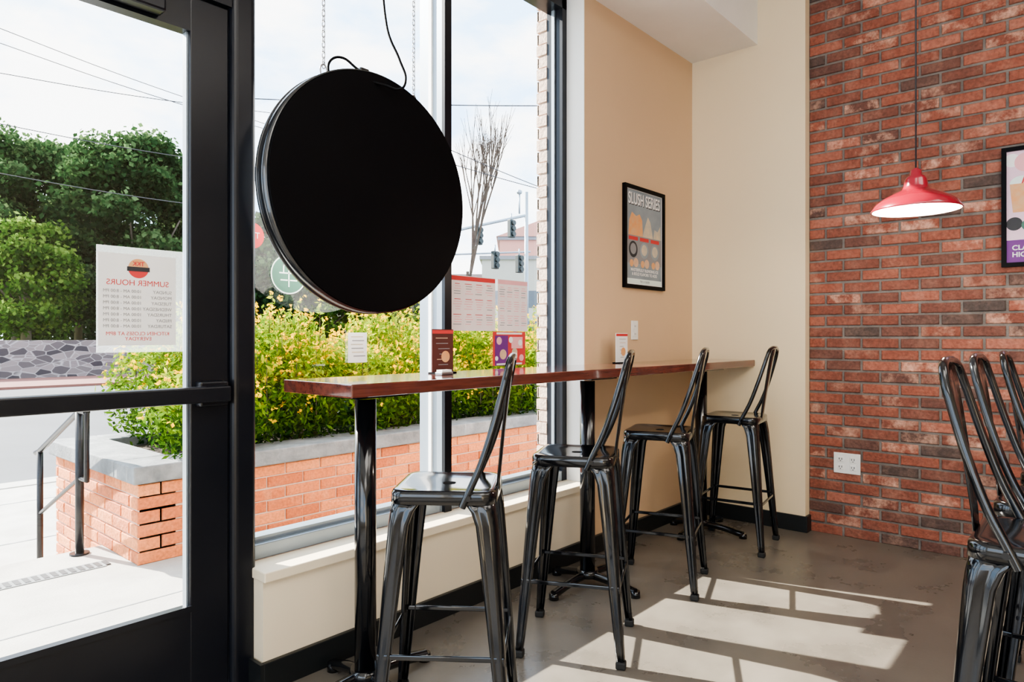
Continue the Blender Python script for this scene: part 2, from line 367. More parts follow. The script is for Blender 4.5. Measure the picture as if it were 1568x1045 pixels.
# storefront beyond door
w2=empty('window_2')
box('bottom_rail',-3.0,0.02,2.30,2.42,0,0.12,M['blackframe'],w2); box('head_rail',-3.0,0.02,2.30,2.42,3.04,3.12,M['blackframe'],w2)
for i,x in enumerate([-2.98,-1.5]): box('mullion_%d'%i,x,x+0.05,2.30,2.42,0.12,3.04,M['blackframe'],w2)
pane('pane',-3.0,0.02,2.36,0.12,3.04,w2)

# ---------------------------------------------------------------- counter table
T=empty('counter_table')
box('table_top',1.235,XE-0.005,1.735,2.13,1.025,1.067,M['wood'],T,bevel=0.004)
for i,x in enumerate([1.43,2.76,4.0]):
    cyl('column_%d'%i,(x,1.93,0.04),(x,1.93,1.0),0.037,0.037,M['metal'],T,32)
    box('plate_%d'%i,x-0.11,x+0.11,1.83,2.03,1.010,1.025,M['metal'],T)
    cyl('collar_%d'%i,(x,1.93,0.04),(x,1.93,0.075),0.06,0.05,M['metal'],T,32)
    for k,(dx,dy) in enumerate([(0.27,0),(-0.27,0),(0,0.19),(0,-0.27)]):
        p1=Vector((x+dx,1.93+dy,0.022)); p0=Vector((x,1.93,0.05))
        tube('foot_%d_%d'%(i,k),[p0,(p0+p1)/2+Vector((0,0,0.006)),p1],0.02,M['metal'],T)
        cyl('glide_%d_%d'%(i,k),(p1.x,p1.y,0.0),(p1.x,p1.y,0.03),0.024,0.022,M['metal'],T,16)

# ---------------------------------------------------------------- stools
def rsq(half,rad,n=6):
    pts=[]
    for cx,cy,a0 in [(1,1,0),(-1,1,90),(-1,-1,180),(1,-1,270)]:
        for i in range(n+1):
            a=math.radians(a0+90*i/n); pts.append((cx*(half-rad)+rad*math.cos(a),cy*(half-rad)+rad*math.sin(a)))
    return pts
def make_stool_meshes():
    out=[]
    prof=[(0.02,0.015,0.7535),(0.06,0.03,0.7535),(0.11,0.04,0.755),(0.135,0.045,0.759),(0.147,0.045,0.7605),(0.154,0.045,0.757),(0.157,0.045,0.750),(0.158,0.045,0.722),(0.155,0.044,0.720)]
    vs=[];fs=[];N=28
    for h,r,z in prof: vs+= [(x,y,z) for x,y in rsq(h,r)]
    for j in range(len(prof)-1):
        for i in range(N):
            a=j*N+i;b=j*N+(i+1)%N; fs.append((a,b,b+N,a+N))
    me=bpy.data.meshes.new('seat'); me.from_pydata(vs,[],fs); me.update()
    me.materials.append(M['metal']); [setattr(p,'use_smooth',True) for p in me.polygons]
    out.append(('seat',me,None))
    vs=[];fs=[]
    for r,z in [(0.0205,0.7538),(0.019,0.7525),(0.018,0.735),(0.0001,0.735)]:
        for i in range(20):
            a=2*math.pi*i/20; vs.append((r*math.cos(a)*1.15,r*math.sin(a)*1.15,z))
    for j in range(3):
        for i in range(20):
            a=j*20+i;b=j*20+(i+1)%20; fs.append((a,b,b+20,a+20))
    me=bpy.data.meshes.new('hand_hole'); me.from_pydata(vs,[],fs); me.materials.append(M['rubber']); out.append(('hand_hole',me,None))
    def leg(sx,sy):
        lev=[(0.745,0.150,0.100),(0.70,0.158,0.074),(0.66,0.1625,0.064),(0.5,0.174,0.055),(0.28,0.189,0.045),(0.06,0.204,0.034),(0.02,0.207,0.031)]
        vs=[];fs=[]
        n=None
        for z,c,wd in lev:
            r=wd*0.42
            prof=[(-wd,-0.014),(-wd+0.002,-0.004),(-wd+0.006,-0.0005),(-wd*0.80,0.0),(-wd*0.70,-0.004),(-wd*0.60,-0.004)]
            arc=[(-r+r*math.sin(math.radians(t)),-r+r*math.cos(math.radians(t))) for t in (0,11,22,33,45)]
            half=prof+arc
            full=half+[(b,a) for a,b in half[::-1][1:]]
            n=len(full)
            for a,b in full: vs.append((sx*(c+a),sy*(c+b),z))
        for j in range(len(lev)-1):
            for i in range(n-1):
                a=j*n+i; f=(a,a+1,a+1+n,a+n); fs.append(f if sx*sy>0 else f[::-1])
        me=bpy.data.meshes.new('leg'); me.from_pydata(vs,[],fs); me.update(); me.materials.append(M['metal'])
        for p in me.polygons: p.use_smooth=True
        return me
    k=0
    for sx in (1,-1):
        for sy in (1,-1):
            k+=1; out.append(('leg_%d'%k,leg(sx,sy),'solid'))
    return out
STOOL=make_stool_meshes()
def stool(x,y,face_deg,lean=0.0):
    """faces local +Y; backrest on local -Y"""
    e=empty('bar_stool',(x,y,0),math.radians(face_deg-90))
    for nm,me,kind in STOOL:
        o=bpy.data.objects.new(nm,me); COL.objects.link(o); o.parent=e
        if kind=='solid':
            s=o.modifiers.new('s','SOLIDIFY'); s.thickness=0.003; s.offset=-1
    k=0
    for sx in (1,-1):
        for sy in (1,-1):
            k+=1
            box('foot_pad_%d'%k,sx*0.192-0.019,sx*0.192+0.019,sy*0.192-0.019,sy*0.192+0.019,0.0,0.028,M['rubber'],e,bevel=0.006)
    c=0.182
    for i,(a,b) in enumerate([((c,c),(c,-c)),((-c,c),(-c,-c)),((c,c),(-c,c)),((c,-c),(-c,-c))]):
        z=0.285 if i<2 else 0.275
        box('footrest_bar_%d'%i,min(a[0],b[0])-0.004,max(a[0],b[0])+0.004,min(a[1],b[1])-0.004,max(a[1],b[1])+0.004,z-0.008,z+0.008,M['metal'],e,bevel=0.0035)
    for i,(a,b) in enumerate([((0.15,0.15),(-0.15,-0.15)),((0.15,-0.15),(-0.15,0.15))]):
        tube('under_brace_%d'%i,[(a[0],a[1],0.70),(0,0,0.725),(b[0],b[1],0.70)],0.005,M['metal'],e)
    W=0.158
    L=lambda z:-lean*max(0,(z-0.76)/0.395)
    side=[(W,-0.06,0.715),(W,-0.080,0.76),(W-0.004,-0.115,0.84),(W-0.010,-0.150,0.95),(W-0.022,-0.176,1.05)]
    top=[(W-0.033,-0.189,1.105),(W-0.050,-0.195,1.135),(W-0.085,-0.199,1.150),(0,-0.202,1.155)]
    pts=[(a,b+L(c_),c_) for a,b,c_ in side+top]; pts=pts+[(-a,b,c_) for a,b,c_ in pts[::-1][1:]]
    tube('back_hoop',pts,0.0105,M['metal'],e,res=6)
    for s in (1,-1):
        cyl('bolt_%d'%s,(s*0.155,-0.080,0.745),(s*0.178,-0.080,0.745),0.008,0.008,M['metal'],e,12)
    prof=[(-0.152,0.735,0.034),(-0.156,0.80,0.038),(-0.166,0.90,0.044),(-0.180,1.02,0.052),(-0.191,1.10,0.057),(-0.200,1.15,0.060)]
    vs=[];fs=[]
    for yy,zz,hw in prof:
        for t in (-1,-0.5,0,0.5,1): vs.append((t*hw,yy+L(zz)-0.006*(1-t*t),zz))
    for j in range(len(prof)-1):
        for i in range(4): a=j*5+i; fs.append((a,a+1,a+6,a+5))
    me=bpy.data.meshes.new('back_splat'); me.from_pydata(vs,[],fs); me.update()
    o=new_obj('back_splat',me,M['metal'],e,True); s=o.modifiers.new('s','SOLIDIFY'); s.thickness=0.004; s.offset=0
    return e
for sx_,sy_,a,ln in [(1.478,1.56,128,0.0),(2.215,1.60,117,0.015),(3.03,1.68,109,0.02),(3.885,1.66,99,0.02)]: stool(sx_,sy_,a,ln)
for sx_,sy_,a in [(1.955,0.085,-90),(2.43,0.085,-91),(2.97,0.07,-89)]: stool(sx_,sy_,a,0.01)
T2=empty('bar_table')
box('table_top',1.55,3.5,-0.95,-0.30,1.025,1.067,M['wood'],T2,bevel=0.004)
for i,x in enumerate([1.9,3.1]):
    cyl('column_%d'%i,(x,-0.62,0.02),(x,-0.62,1.025),0.037,0.037,M['metal'],T2,24)
    lathe('base_%d'%i,[(0.001,0.05),(0.06,0.045),(0.2,0.022),(0.22,0.012),(0.22,0.0)],M['metal'],T2,loc=(x,-0.62,0))

# ---------------------------------------------------------------- hanging round sign
S=empty('hanging_round_sign',(1.617,2.10,1.765))
def cylY(name,r,y0,y1,m,parent,bev=0.0):
    bm=bmesh.new(); bmesh.ops.create_cone(bm,cap_ends=True,segments=128,radius1=r,radius2=r,depth=y1-y0)
    if bev:
        es=[e for e in bm.edges if any(len(f.verts)>4 for f in e.link_faces)]
        bmesh.ops.bevel(bm,geom=es,offset=bev,segments=3,affect='EDGES')
    bm.transform(Matrix.Translation((0,(y0+y1)/2,0))@Matrix.Rotation(math.pi/2,4,'X'))
    me=bpy.data.meshes.new(name); bm.to_mesh(me); bm.free()
    o=new_obj(name,me,m,parent)
    for p in me.polygons: p.use_smooth=len(p.vertices)==4
    return o
cylY('back_panel',0.455,0.0,0.03,M['matteblack'],S,0.004)
cylY('rim_band',0.460,0.004,0.082,M['rimblack'],S,0.006)
cylY('face_panel',0.448,0.082,0.090,M['paper'],S)
cylY('rim_ring',0.462,0.06,0.078,M['rimblack'],S,0.004)
def chain(name,x,z0,z1,y,parent):
    bm=bmesh.new(); L=0.026; n=int((z1-z0)/(L*0.72)); 
    for i in range(n):
        z=z0+(i+0.5)*(z1-z0)/n
        ring=[]; A=12; B=6
        for a in range(A):
            t=2*math.pi*a/A; cx=0.0055*math.cos(t); cz=0.0055*math.sin(t)+(0.007 if math.sin(t)>0.01 else (-0.007 if math.sin(t)<-0.01 else 0))
            nrm=Vector((math.cos(t),0,math.sin(t)))
            rr=[]
            for b in range(B):
                s=2*math.pi*b/B; p=Vector((cx,0,cz))+nrm*(0.0019*math.cos(s))+Vector((0,1,0))*(0.0019*math.sin(s))
                if i%2: p=Vector((p.y,p.x,p.z))
                rr.append(bm.verts.new((p.x+x,p.y+y,p.z+z)))
            ring.append(rr)
        for a in range(A):
            for b in range(B): bm.faces.new((ring[a][b],ring[(a+1)%A][b],ring[(a+1)%A][(b+1)%B],ring[a][(b+1)%B]))
    me=bpy.data.meshes.new(name); bm.to_mesh(me); bm.free(); return new_obj(name,me,M['chain'],parent,True)
for i,xx in enumerate((-0.213,0.213)):
    zt=math.sqrt(0.46**2-xx**2)
    chain('chain_%d'%i,xx,zt+0.02,3.12-1.765,0.045,S)
    tube('eye_%d'%i,[(xx-0.012,0.045,zt-0.003),(xx-0.012,0.045,zt+0.02),(xx,0.045,zt+0.032),(xx+0.012,0.045,zt+0.02),(xx+0.012,0.045,zt-0.003)],0.003,M['chain'],S)
o0=Vector((1.617,2.10,1.765))
cp=[(503,118),(506,93),(522,88),(545,104),(565,122),(590,131),(612,137),(621,125),(612,92),(596,55),(590,25),(586,-15)]
tube('power_cable',[P(a,b,2.50+0.02*i)-o0 for i,(a,b) in enumerate(cp)],0.0048,M['matteblack'],S,res=10)
box('cable_gland',0.0-0.06,-0.02,0.03,0.06,0.452,0.475,M['metal'],S,bevel=0.004)

# ---------------------------------------------------------------- pendant lamp
PL=empty('pendant_lamp',(3.37,0.63,1.765))
prof=[(0.172,0.0),(0.170,0.008),(0.158,0.028),(0.130,0.050),(0.092,0.070),(0.063,0.083),(0.053,0.090),(0.047,0.105),(0.043,0.13),(0.039,0.142),(0.025,0.150),(0.022,0.172),(0.008,0.182)]
lathe('shade_outer',prof,M['lampred'],PL)
lathe('shade_inner',[(r-0.003,z-0.002) for r,z in prof[:7]]+[(0.001,0.086)],M['lampwhite'],PL)
lathe('rim',[(0.169,-0.002),(0.173,-0.003),(0.175,0.001),(0.173,0.005)],M['lampred'],PL)
lathe('bulb',[(0.0005,0.012),(0.02,0.016),(0.030,0.035),(0.028,0.052),(0.016,0.075),(0.014,0.086)],M['bulb'],PL,24)
cyl('cord',(0,0,0.18),(0,0,CEIL-1.765),0.0035,0.0035,M['wire'],PL,8)
cyl('ceiling_canopy',(0,0,CEIL-1.795),(0,0,CEIL-1.765),0.05,0.06,M['matteblack'],PL,24)
l=bpy.data.lights.new('pendant_bulb_light','POINT'); l.energy=9; l.color=(1,0.86,0.68); l.shadow_soft_size=0.03
lo=bpy.data.objects.new('bulb_light',l); lo.parent=PL; lo.location=(0,0,-0.01); COL.objects.link(lo)

# ---------------------------------------------------------------- framed posters
def frame(name,wd,ht,loc,rotz):
    e=empty(name,loc,rotz); t=0.022
    box('frame_left',-wd/2,-wd/2+t,-0.022,0,-ht/2,ht/2,M['matteblack'],e); box('frame_right',wd/2-t,wd/2,-0.022,0,-ht/2,ht/2,M['matteblack'],e)
    box('frame_top',-wd/2+t,wd/2-t,-0.022,0,ht/2-t,ht/2,M['matteblack'],e); box('frame_bottom',-wd/2+t,wd/2-t,-0.022,0,-ht/2,-ht/2+t,M['matteblack'],e)
    box('backing',-wd/2+t,wd/2-t,-0.010,0,-ht/2+t,ht/2-t,M['paper'],e)
    return e
def cup(parent,cx,z0,w,h,m,y):
    poly('cup',[(cx-w*0.36,z0),(cx+w*0.36,z0),(cx+w*0.5,z0+h),(cx-w*0.5,z0+h)],m,y,parent)
    disc2('lid',cx,z0+h,w*0.5,M['decalw'],y-0.0003,parent,0,180,16,0.8)
    poly('straw',[(cx,z0+h),(cx+w*0.08,z0+h),(cx+w*0.3,z0+h*1.5),(cx+w*0.22,z0+h*1.5)],M['redink'],y-0.0006,parent)
p=frame('framed_slush_poster',0.483,0.623,(3.716,YW-0.001,1.8245),0)
rect('print_background',0,0.005,0.42,0.56,M['postergrey'],-0.0105,p)
text('title_shadow','SLUSH SERIES',0.004,0.226,0.098,M['darkink'],-0.0108,p,bold=0.0030,sx=0.66)
text('title','SLUSH SERIES',0,0.230,0.098,M['paper'],-0.011,p,bold=0.0016,sx=0.66)
poly('slush_peak_left',[(-0.19,0.0),(-0.02,0.0),(-0.03,0.11),(-0.06,0.145),(-0.10,0.13),(-0.15,0.15),(-0.18,0.10)],M['orange'],-0.0112,p)
poly('slush_peak_right',[(0.10,-0.02),(0.2,-0.02),(0.195,0.10),(0.16,0.06),(0.12,0.07)],M['sand'],-0.0112,p)
poly('mountain',[(-0.03,-0.01),(0.11,-0.01),(0.07,0.11),(0.04,0.14),(0.0,0.07)],M['sand'],-0.0111,p)
rect('dark_band',0,-0.075,0.42,0.17,M['greyink'],-0.0113,p)
for i,cx in enumerate((-0.135,-0.005,0.125)):
    disc2('bowl_%d'%i,cx,-0.075,0.050,M['darkink'] if i==0 else M['postergrey'],-0.0116,p); disc2('bowl_in_%d'%i,cx,-0.072,0.034,M['sand'] if i else M['greyink'],-0.0118,p)
    rect('price_banner_%d'%i,cx,-0.008,0.105,0.022,M['redink'],-0.0120,p)
    disc2('fruit_%d'%i,cx+0.03,-0.155,0.028,M['peach'],-0.0122,p); disc2('fruit_b_%d'%i,cx-0.02,-0.16,0.022,M['orange'],-0.0121,p)
text('footer','MASTERFULLY BLENDING ICE\n& BOLD FLAVORS TO ADD',0,-0.212,0.025,M['paper'],-0.0125,p,bold=0.0005)
rect('footer_strip',0,-0.268,0.42,0.03,M['decalw'],-0.011,p)
text('footer_small','TEA  &  SLUSH',0,-0.268,0.018,M['greyink'],-0.0125,p)
p=frame('framed_promo_poster',0.47,0.63,(XB-0.014,0.195,1.90),-math.pi/2)
rect('print_background',0,0,0.43,0.59,M['pinkbg'],-0.0105,p)
rect('print_lower',0,-0.235,0.43,0.12,M['purple'],-0.0108,p)
disc2('cloud_a',-0.13,0.23,0.05,M['pinkink'],-0.0110,p); disc2('cloud_b',-0.19,0.245,0.035,M['paper'],-0.0109,p)
cup(p,-0.15,-0.03,0.10,0.15,M['orange'],-0.0115); cup(p,0.02,-0.06,0.10,0.17,M['peach'],-0.0115); cup(p,0.15,-0.06,0.08,0.15,M['orange'],-0.0115)
disc2('berry',-0.18,-0.09,0.035,M['darkink'],-0.0121,p); disc2('leafy',-0.12,-0.10,0.03,M['green'],-0.0122,p)
text('headline','CLASSIC\nHIGHLIGHTS',-0.19,-0.235,0.036,M['paper'],-0.0125,p,align='LEFT',bold=0.0008)

# paper on door
p=empty('door_hours_sign',(0.823,2.272,1.328))
rect('laminate_sleeve',0.010,0.0,0.255,0.325,M['laminate'],0.001,p)
rect('paper_sheet',0,0,0.226,0.282,M['paper'],0,p)
disc2('logo_top',0,0.098,0.030,M['orange'],-0.0005,p,0,180); disc2('logo_bottom',0,0.098,0.030,M['redink'],-0.0005,p,180,360); rect('logo_band',0,0.096,0.066,0.014,M['darkink'],-0.0008,p)
text('logo_word','TKK',0,0.112,0.018,M['redink'],-0.001,p,True,bold=0.0004)
text('heading','SUMMER HOURS',0,0.052,0.0245,M['redink'],-0.0005,p,True,bold=0.0)
for i,dn in enumerate(['SUNDAY','MONDAY','TUESDAY','WEDNESDAY','THURSDAY','FRIDAY','SATURDAY']):
    text('day_%d'%i,dn,0.100,0.026-i*0.018,0.0145,M['greyink'],-0.0005,p,True,'LEFT')
    text('time_%d'%i,'10:00 AM - 8:00 PM',-0.100,0.026-i*0.018,0.0135,M['greyink'],-0.0005,p,True,'RIGHT')
text('note','KITCHEN CLOSES AT 8PM\nEVERYDAY',0,-0.113,0.0160,M['redink'],-0.0005,p,True,bold=0.0)
# posters taped to window
def taped(name,x0,x1,z0,z1,mback,rows,accent):
    e=empty(name,((x0+x1)/2,2.350,(z0+z1)/2)); w_=x1-x0; h_=z1-z0
    rect('sheet',0,0,w_,h_,mback,0,e)
    rect('header_band',0,h_/2-h_*0.05,w_,h_*0.08,accent,-0.0005,e)
    for r in range(rows):
        for c in range(4):
            for k in range(5):
                rect('line',-w_/2+w_*(0.14+0.24*c)+random.uniform(-0.004,0.004),h_/2-h_*(0.15+0.85*(r+0.16*k)/rows*0.98),w_*random.uniform(0.10,0.19),h_*0.012,random.choice([M['pinkink'],M['greyink'],M['pinkink']]) if k else accent,-0.0006,e)
    return e
paper_p=mat('paper_pink',(0.85,0.76,0.76),0.6)
taped('window_menu_poster',2.235,2.545,1.245,1.512,paper_p,3,M['redink'])
taped('window_menu_poster',2.565,2.80,1.245,1.512,paper_p,3,M['pinkink'])
e=empty('window_promo_poster',(2.655,2.350,1.155))
rect('sheet',0,0,0.255,0.175,M['redink'],0,e); rect('sheet_half',-0.062,-0.01,0.10,0.155,M['purple'],-0.0004,e); rect('sheet_patch',0.06,0.03,0.09,0.06,M['pinkink'],-0.0004,e)
for i,(a,b,r,mm) in enumerate([(-0.08,0.04,0.020,M['pinkink']),(-0.05,-0.03,0.026,M['peach']),(0.01,0.045,0.016,M['paper']),(0.04,-0.02,0.022,M['sand']),(0.085,0.03,0.016,M['paper']),(0.095,-0.05,0.018,M['pinkink']),(-0.1,-0.05,0.012,M['paper']),(0.0,-0.06,0.014,M['orange'])]): disc2('treat_%d'%i,a,b,r,mm,-0.0006-0.0001*i,e)
rect('caption',0.0,0.078,0.2,0.010,M['paper'],-0.0006,e); rect('caption_b',0.0,-0.080,0.2,0.008,M['paper'],-0.0006,e)
e=empty('window_notice_card',(1.701,2.350,1.17))
rect('sheet',0,0,0.095,0.125,M['paper'],0,e)
for k in range(6): rect('line_%d'%k,random.uniform(-0.01,0.01),0.045-k*0.016,0.06,0.004,M['greyink'] if k%2 else M['sand'],-0.0005,e)
e=empty('window_logo_decal',(1.387,2.352,1.452))
n=48
def ring(nm,r0,r1,m_,y,par):
    vs=[];fs=[]
    for i in range(n):
        a=2*math.pi*i/n; vs+=[(r0*math.cos(a),y,r0*math.sin(a)),(r1*math.cos(a),y,r1*math.sin(a))]
    for i in range(n): j=(i+1)%n; fs.append((2*i,2*i+1,2*j+1,2*j))
    me=bpy.data.meshes.new(nm); me.from_pydata(vs,[],fs); return new_obj(nm,me,m_,par)
ring('ring_outer',0.070,0.075,M['decalw'],0,e); disc2('disc',0,0,0.070,M['green'],0.0005,e)
for a,b,c,d_ in [(0,0.035,0.05,0.005),(0,0.005,0.08,0.005),(0,0.0,0.005,0.095),(-0.02,-0.022,0.03,0.005),(0.02,-0.022,0.03,0.005),(-0.022,0.022,0.005,0.03),(0.022,0.022,0.005,0.03)]: rect('glyph_stroke',a,b,c,d_,M['decalw'],-0.0005,e)
e=empty('window_red_decal',(1.238,2.352,1.585))
disc2('disc',0,0,0.048,M['redink'],0,e); text('word','TKK',0,0,0.032,M['paper'],-0.001,e,True)

# table-top menus
def menu(x,y,h,w,m_,rot):
    e=empty('menu_card_stand',(x,y,1.067),rot)
    box('card',-w/2,w/2,-0.002,0.002,0.004,h,m_,e); box('foot',-w/2,w/2,-0.022,0.022,0,0.006,M['matteblack'],e)
    rect('title_band',0,h*0.94,w,h*0.08,M['redink'],-0.0025,e)
    for k in range(6): rect('line_%d'%k,random.uniform(-0.01,0.01),h*(0.80-0.12*k),w*random.uniform(0.3,0.6),h*0.016,random.choice([M['peach'],M['greyink'],M['greyink']]),-0.0025,e)
    disc2('picture',w*0.12,h*0.38,w*0.2,M['orange'],-0.003,e)
menu(1.875,2.02,0.178,0.115,M['brownmenu'],0.0)
menu(3.31,2.08,0.17,0.12,M['paper'],0.0)
e=empty('napkin_tray',(1.80,1.93,1.067)); box('tray',-0.03,0.03,-0.02,0.02,0,0.012,M['chain'],e,bevel=0.003); box('napkins',-0.025,0.025,-0.016,0.016,0.012,0.02,M['paper'],e)

# outlets
e=empty('wall_outlet',(3.61,YW-0.001,1.257)); box('plate',-0.037,0.037,-0.006,0,-0.058,0.058,M['plastic'],e,bevel=0.002)
for s in (-1,1):
    box('socket_%d'%s,-0.017,0.017,-0.008,-0.005,s*0.024-0.014,s*0.024+0.014,M['plastic'],e,bevel=0.002)
    for q in (-1,1): box('slot',q*0.006-0.0012,q*0.006+0.0012,-0.0085,-0.0075,s*0.024-0.004,s*0.024+0.006,M['darkink'],e)
e=empty('wall_outlet',(XB-0.0125,1.195,0.448),-math.pi/2); box('plate',-0.075,0.075,-0.008,0,-0.062,0.062,M['plastic'],e,bevel=0.002)
for a in (-0.035,0.035):
    for s in (-1,1):
        box('socket',a-0.018,a+0.018,-0.011,-0.007,s*0.024-0.016,s*0.024+0.016,M['plastic'],e,bevel=0.002)
        for q in (-1,1): box('slot',a+q*0.007-0.0018,a+q*0.007+0.0018,-0.0118,-0.0105,s*0.024-0.004,s*0.024+0.008,M['darkink'],e)
        cyl('ground_pin',(a,-0.0118,s*0.024-0.010),(a,-0.010,s*0.024-0.010),0.003,0.003,M['darkink'],e,8)

# ---------------------------------------------------------------- exterior
box('ground_landing',-12,14,2.42,4.45,-0.15,-0.01,M['conc'])
box('ground_step',-12,1.40,4.45,4.80,-0.33,-0.17,M['conc'])
box('ground_sidewalk',-30,60,4.80,8.6,-0.5,-0.34,M['conc'])
for i,yy in enumerate([6.2,7.7]): box('trim_pavement_joint_%d'%i,-20,40,yy,yy+0.02,-0.345,-0.338,M['cap'])
for i in range(12): box('trim_pavement_crossjoint_%d'%i,-8+i*1.5,-7.98+i*1.5,4.8,8.5,-0.345,-0.3375,M['cap'])
box('trim_landing_joint',-12,14,3.35,3.36,-0.012,-0.0085,M['cap'])
box('ground_kerb',-60,90,8.5,8.8,-0.5,-0.33,M['conc'])
box('ground_road',-120,160,8.8,26,-0.6,-0.42,M['asphalt'])
box('ground_far_paving',-120,160,26,31.5,-0.6,-0.34,M['redpave'])
box('ground_park',-150,200,31.5,160,-0.6,0.5,M['grass'])
box('stone_boundary_wall',-60,60,31.3,31.9,-0.4,1.12,M['stone'])
# trench drain
g=empty('trench_drain_grate')
box('channel',-2.5,1.30,4.02,4.13,-0.012,-0.006,M['cap'],g)
for i in range(95): box('slot',-2.46+i*0.04,-2.436+i*0.04,4.035,4.115,-0.008,-0.004,M['darkink'],g)
# planter
pl=empty('brick_planter')
X0=1.41; Y0=3.90; Y1=5.32; X1=12.0
box('core_front',X0+0.01,X1,Y0+0.012,Y0+0.20,-0.4,0.43,M['mortar_ext'],pl)
box('core_left',X0+0.012,X0+0.2,Y0+0.012,Y1,-0.4,0.43,M['mortar_ext'],pl)
box('core_back',X0+0.01,X1,Y1-0.2,Y1-0.012,-0.4,0.43,M['mortar_ext'],pl)
brick_field('bricks_front',X0,X1,-0.010,0.43,lambda u,z,o:(u,Y0+0.012-o,z),M['brick_ext'],L=0.25,Hc=0.0735,joint=0.011,parent=pl)
brick_field('bricks_left',Y0+0.005,Y1,-0.3775,0.43,lambda u,z,o:(X0+0.012-o,u,z),M['brick_ext'],L=0.25,Hc=0.0735,joint=0.011,parent=pl)
box('cap_front',X0-0.035,X1,Y0-0.04,Y0+0.25,0.43,0.525,M['cap'],pl,bevel=0.008)
box('cap_left',X0-0.035,X0+0.25,Y0+0.25,Y1+0.03,0.43,0.525,M['cap'],pl,bevel=0.008)
box('cap_back',X0+0.25,X1,Y1-0.22,Y1+0.03,0.43,0.525,M['cap'],pl,bevel=0.008)
box('soil',X0+0.2,X1,Y0+0.2,Y1-0.2,0.1,0.46,M['soil'],pl)
# shrubs
def shrub_mass():
    e=empty('flowering_shrub_bed')
    pts=[];rn=[]; fl=[]; st=[]
    clumps=[]
    x=1.95
    while x<12.5:
        for y in (4.2,4.6,5.0):
            clumps.append((x+random.uniform(-0.12,0.12),y+random.uniform(-0.12,0.12),random.uniform(0.25,0.40),random.uniform(0.55,0.86)+ (0.06 if y>4.4 else -0.10)))
        x+=0.36
    for cx,cy,r,h in clumps:
        nn=int(2100 if cx<6 else 900)
        u=np.random.normal(size=(nn,3)); u/=np.linalg.norm(u,axis=1)[:,None]
        rad=np.random.uniform(0.55,1.0,nn)**0.5
        p_=np.stack([cx+u[:,0]*rad*r, cy+u[:,1]*rad*r, 0.5+h*0.5+u[:,2]*rad*h*0.55],1)
        p_+=np.random.normal(scale=0.035,size=p_.shape)
        p_[:,2]=np.maximum(p_[:,2],0.48)
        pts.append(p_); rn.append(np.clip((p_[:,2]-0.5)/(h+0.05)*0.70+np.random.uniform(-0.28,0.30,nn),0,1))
        nf=int(60 if cx<6 else 30)
        u=np.random.normal(size=(nf,3)); u/=np.linalg.norm(u,axis=1)[:,None]; u[:,2]=np.abs(u[:,2])
        fl.append(np.stack([cx+u[:,0]*r*1.08, cy+u[:,1]*r*1.08, 0.5+h*0.5+u[:,2]*h*0.66],1)+np.random.normal(scale=0.035,size=(nf,3)))
        for k in range(9):
            sx=cx+random.uniform(-r,r)*0.8; sy=cy+random.uniform(-r,r)*0.8; sh=h*random.uniform(0.95,1.28)
            q=np.stack([sx+np.random.normal(scale=0.02,size=22),sy+np.random.normal(scale=0.02,size=22),0.5+np.linspace(h*0.7,sh,22)],1); pts.append(q); rn.append(np.random.uniform(0.5,1,22))
            fl.append(np.array([[sx,sy,0.5+sh+0.01]]))
            st.append(((sx,sy,0.5+h*0.3),(sx,sy,0.5+sh)))
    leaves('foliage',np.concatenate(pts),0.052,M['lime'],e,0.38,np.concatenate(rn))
    f=np.concatenate(fl); f=np.repeat(f,4,axis=0)+np.random.normal(scale=0.008,size=(len(f)*4,3))
    leaves('blossoms',f,0.028,M['flower'],e,0.7)
    for i in range(90):
        cx,cy,r,h=random.choice(clumps[:60]); a=random.uniform(0,6.28)
        st.append(((cx,cy,0.46),(cx+0.2*math.cos(a),cy+0.2*math.sin(a),0.46+h*0.8)))
    vs=[];fs=[]
    for a,b in st:
        k=len(vs); vs+=[(a[0]-.003,a[1],a[2]),(a[0]+.003,a[1],a[2]),(b[0]+.002,b[1],b[2]),(b[0]-.002,b[1],b[2])]; fs.append((k,k+1,k+2,k+3))
    me=bpy.data.meshes.new('stems'); me.from_pydata(vs,[],fs); new_obj('stems',me,M['bark'],e)
shrub_mass()
# handrail
hr=empty('stair_handrail')
xr=1.27
cyl('post_top',(xr,4.36,-0.01),(xr,4.36,0.80),0.022,0.022,M['blackframe'],hr,16)
cyl('post_bottom',(xr,5.12,-0.34),(xr,5.12,0.49),0.018,0.018,M['blackframe'],hr,16)
tube('rail_top',[(xr,4.24,0.80),(xr,4.36,0.80),(xr,5.12,0.49),(xr,5.2,0.47)],0.018,M['blackframe'],hr,kind='POLY')
tube('rail_low',[(xr,4.36,0.42),(xr,5.12,0.09)],0.012,M['blackframe'],hr,kind='POLY')
tube('rail_end',[(xr,4.24,0.80),(xr,4.24,0.42),(xr,4.36,0.42)],0.014,M['blackframe'],hr,kind='POLY')
cyl('base_plate',(xr,4.36,-0.01),(xr,4.36,0.0),0.05,0.05,M['blackframe'],hr,16)

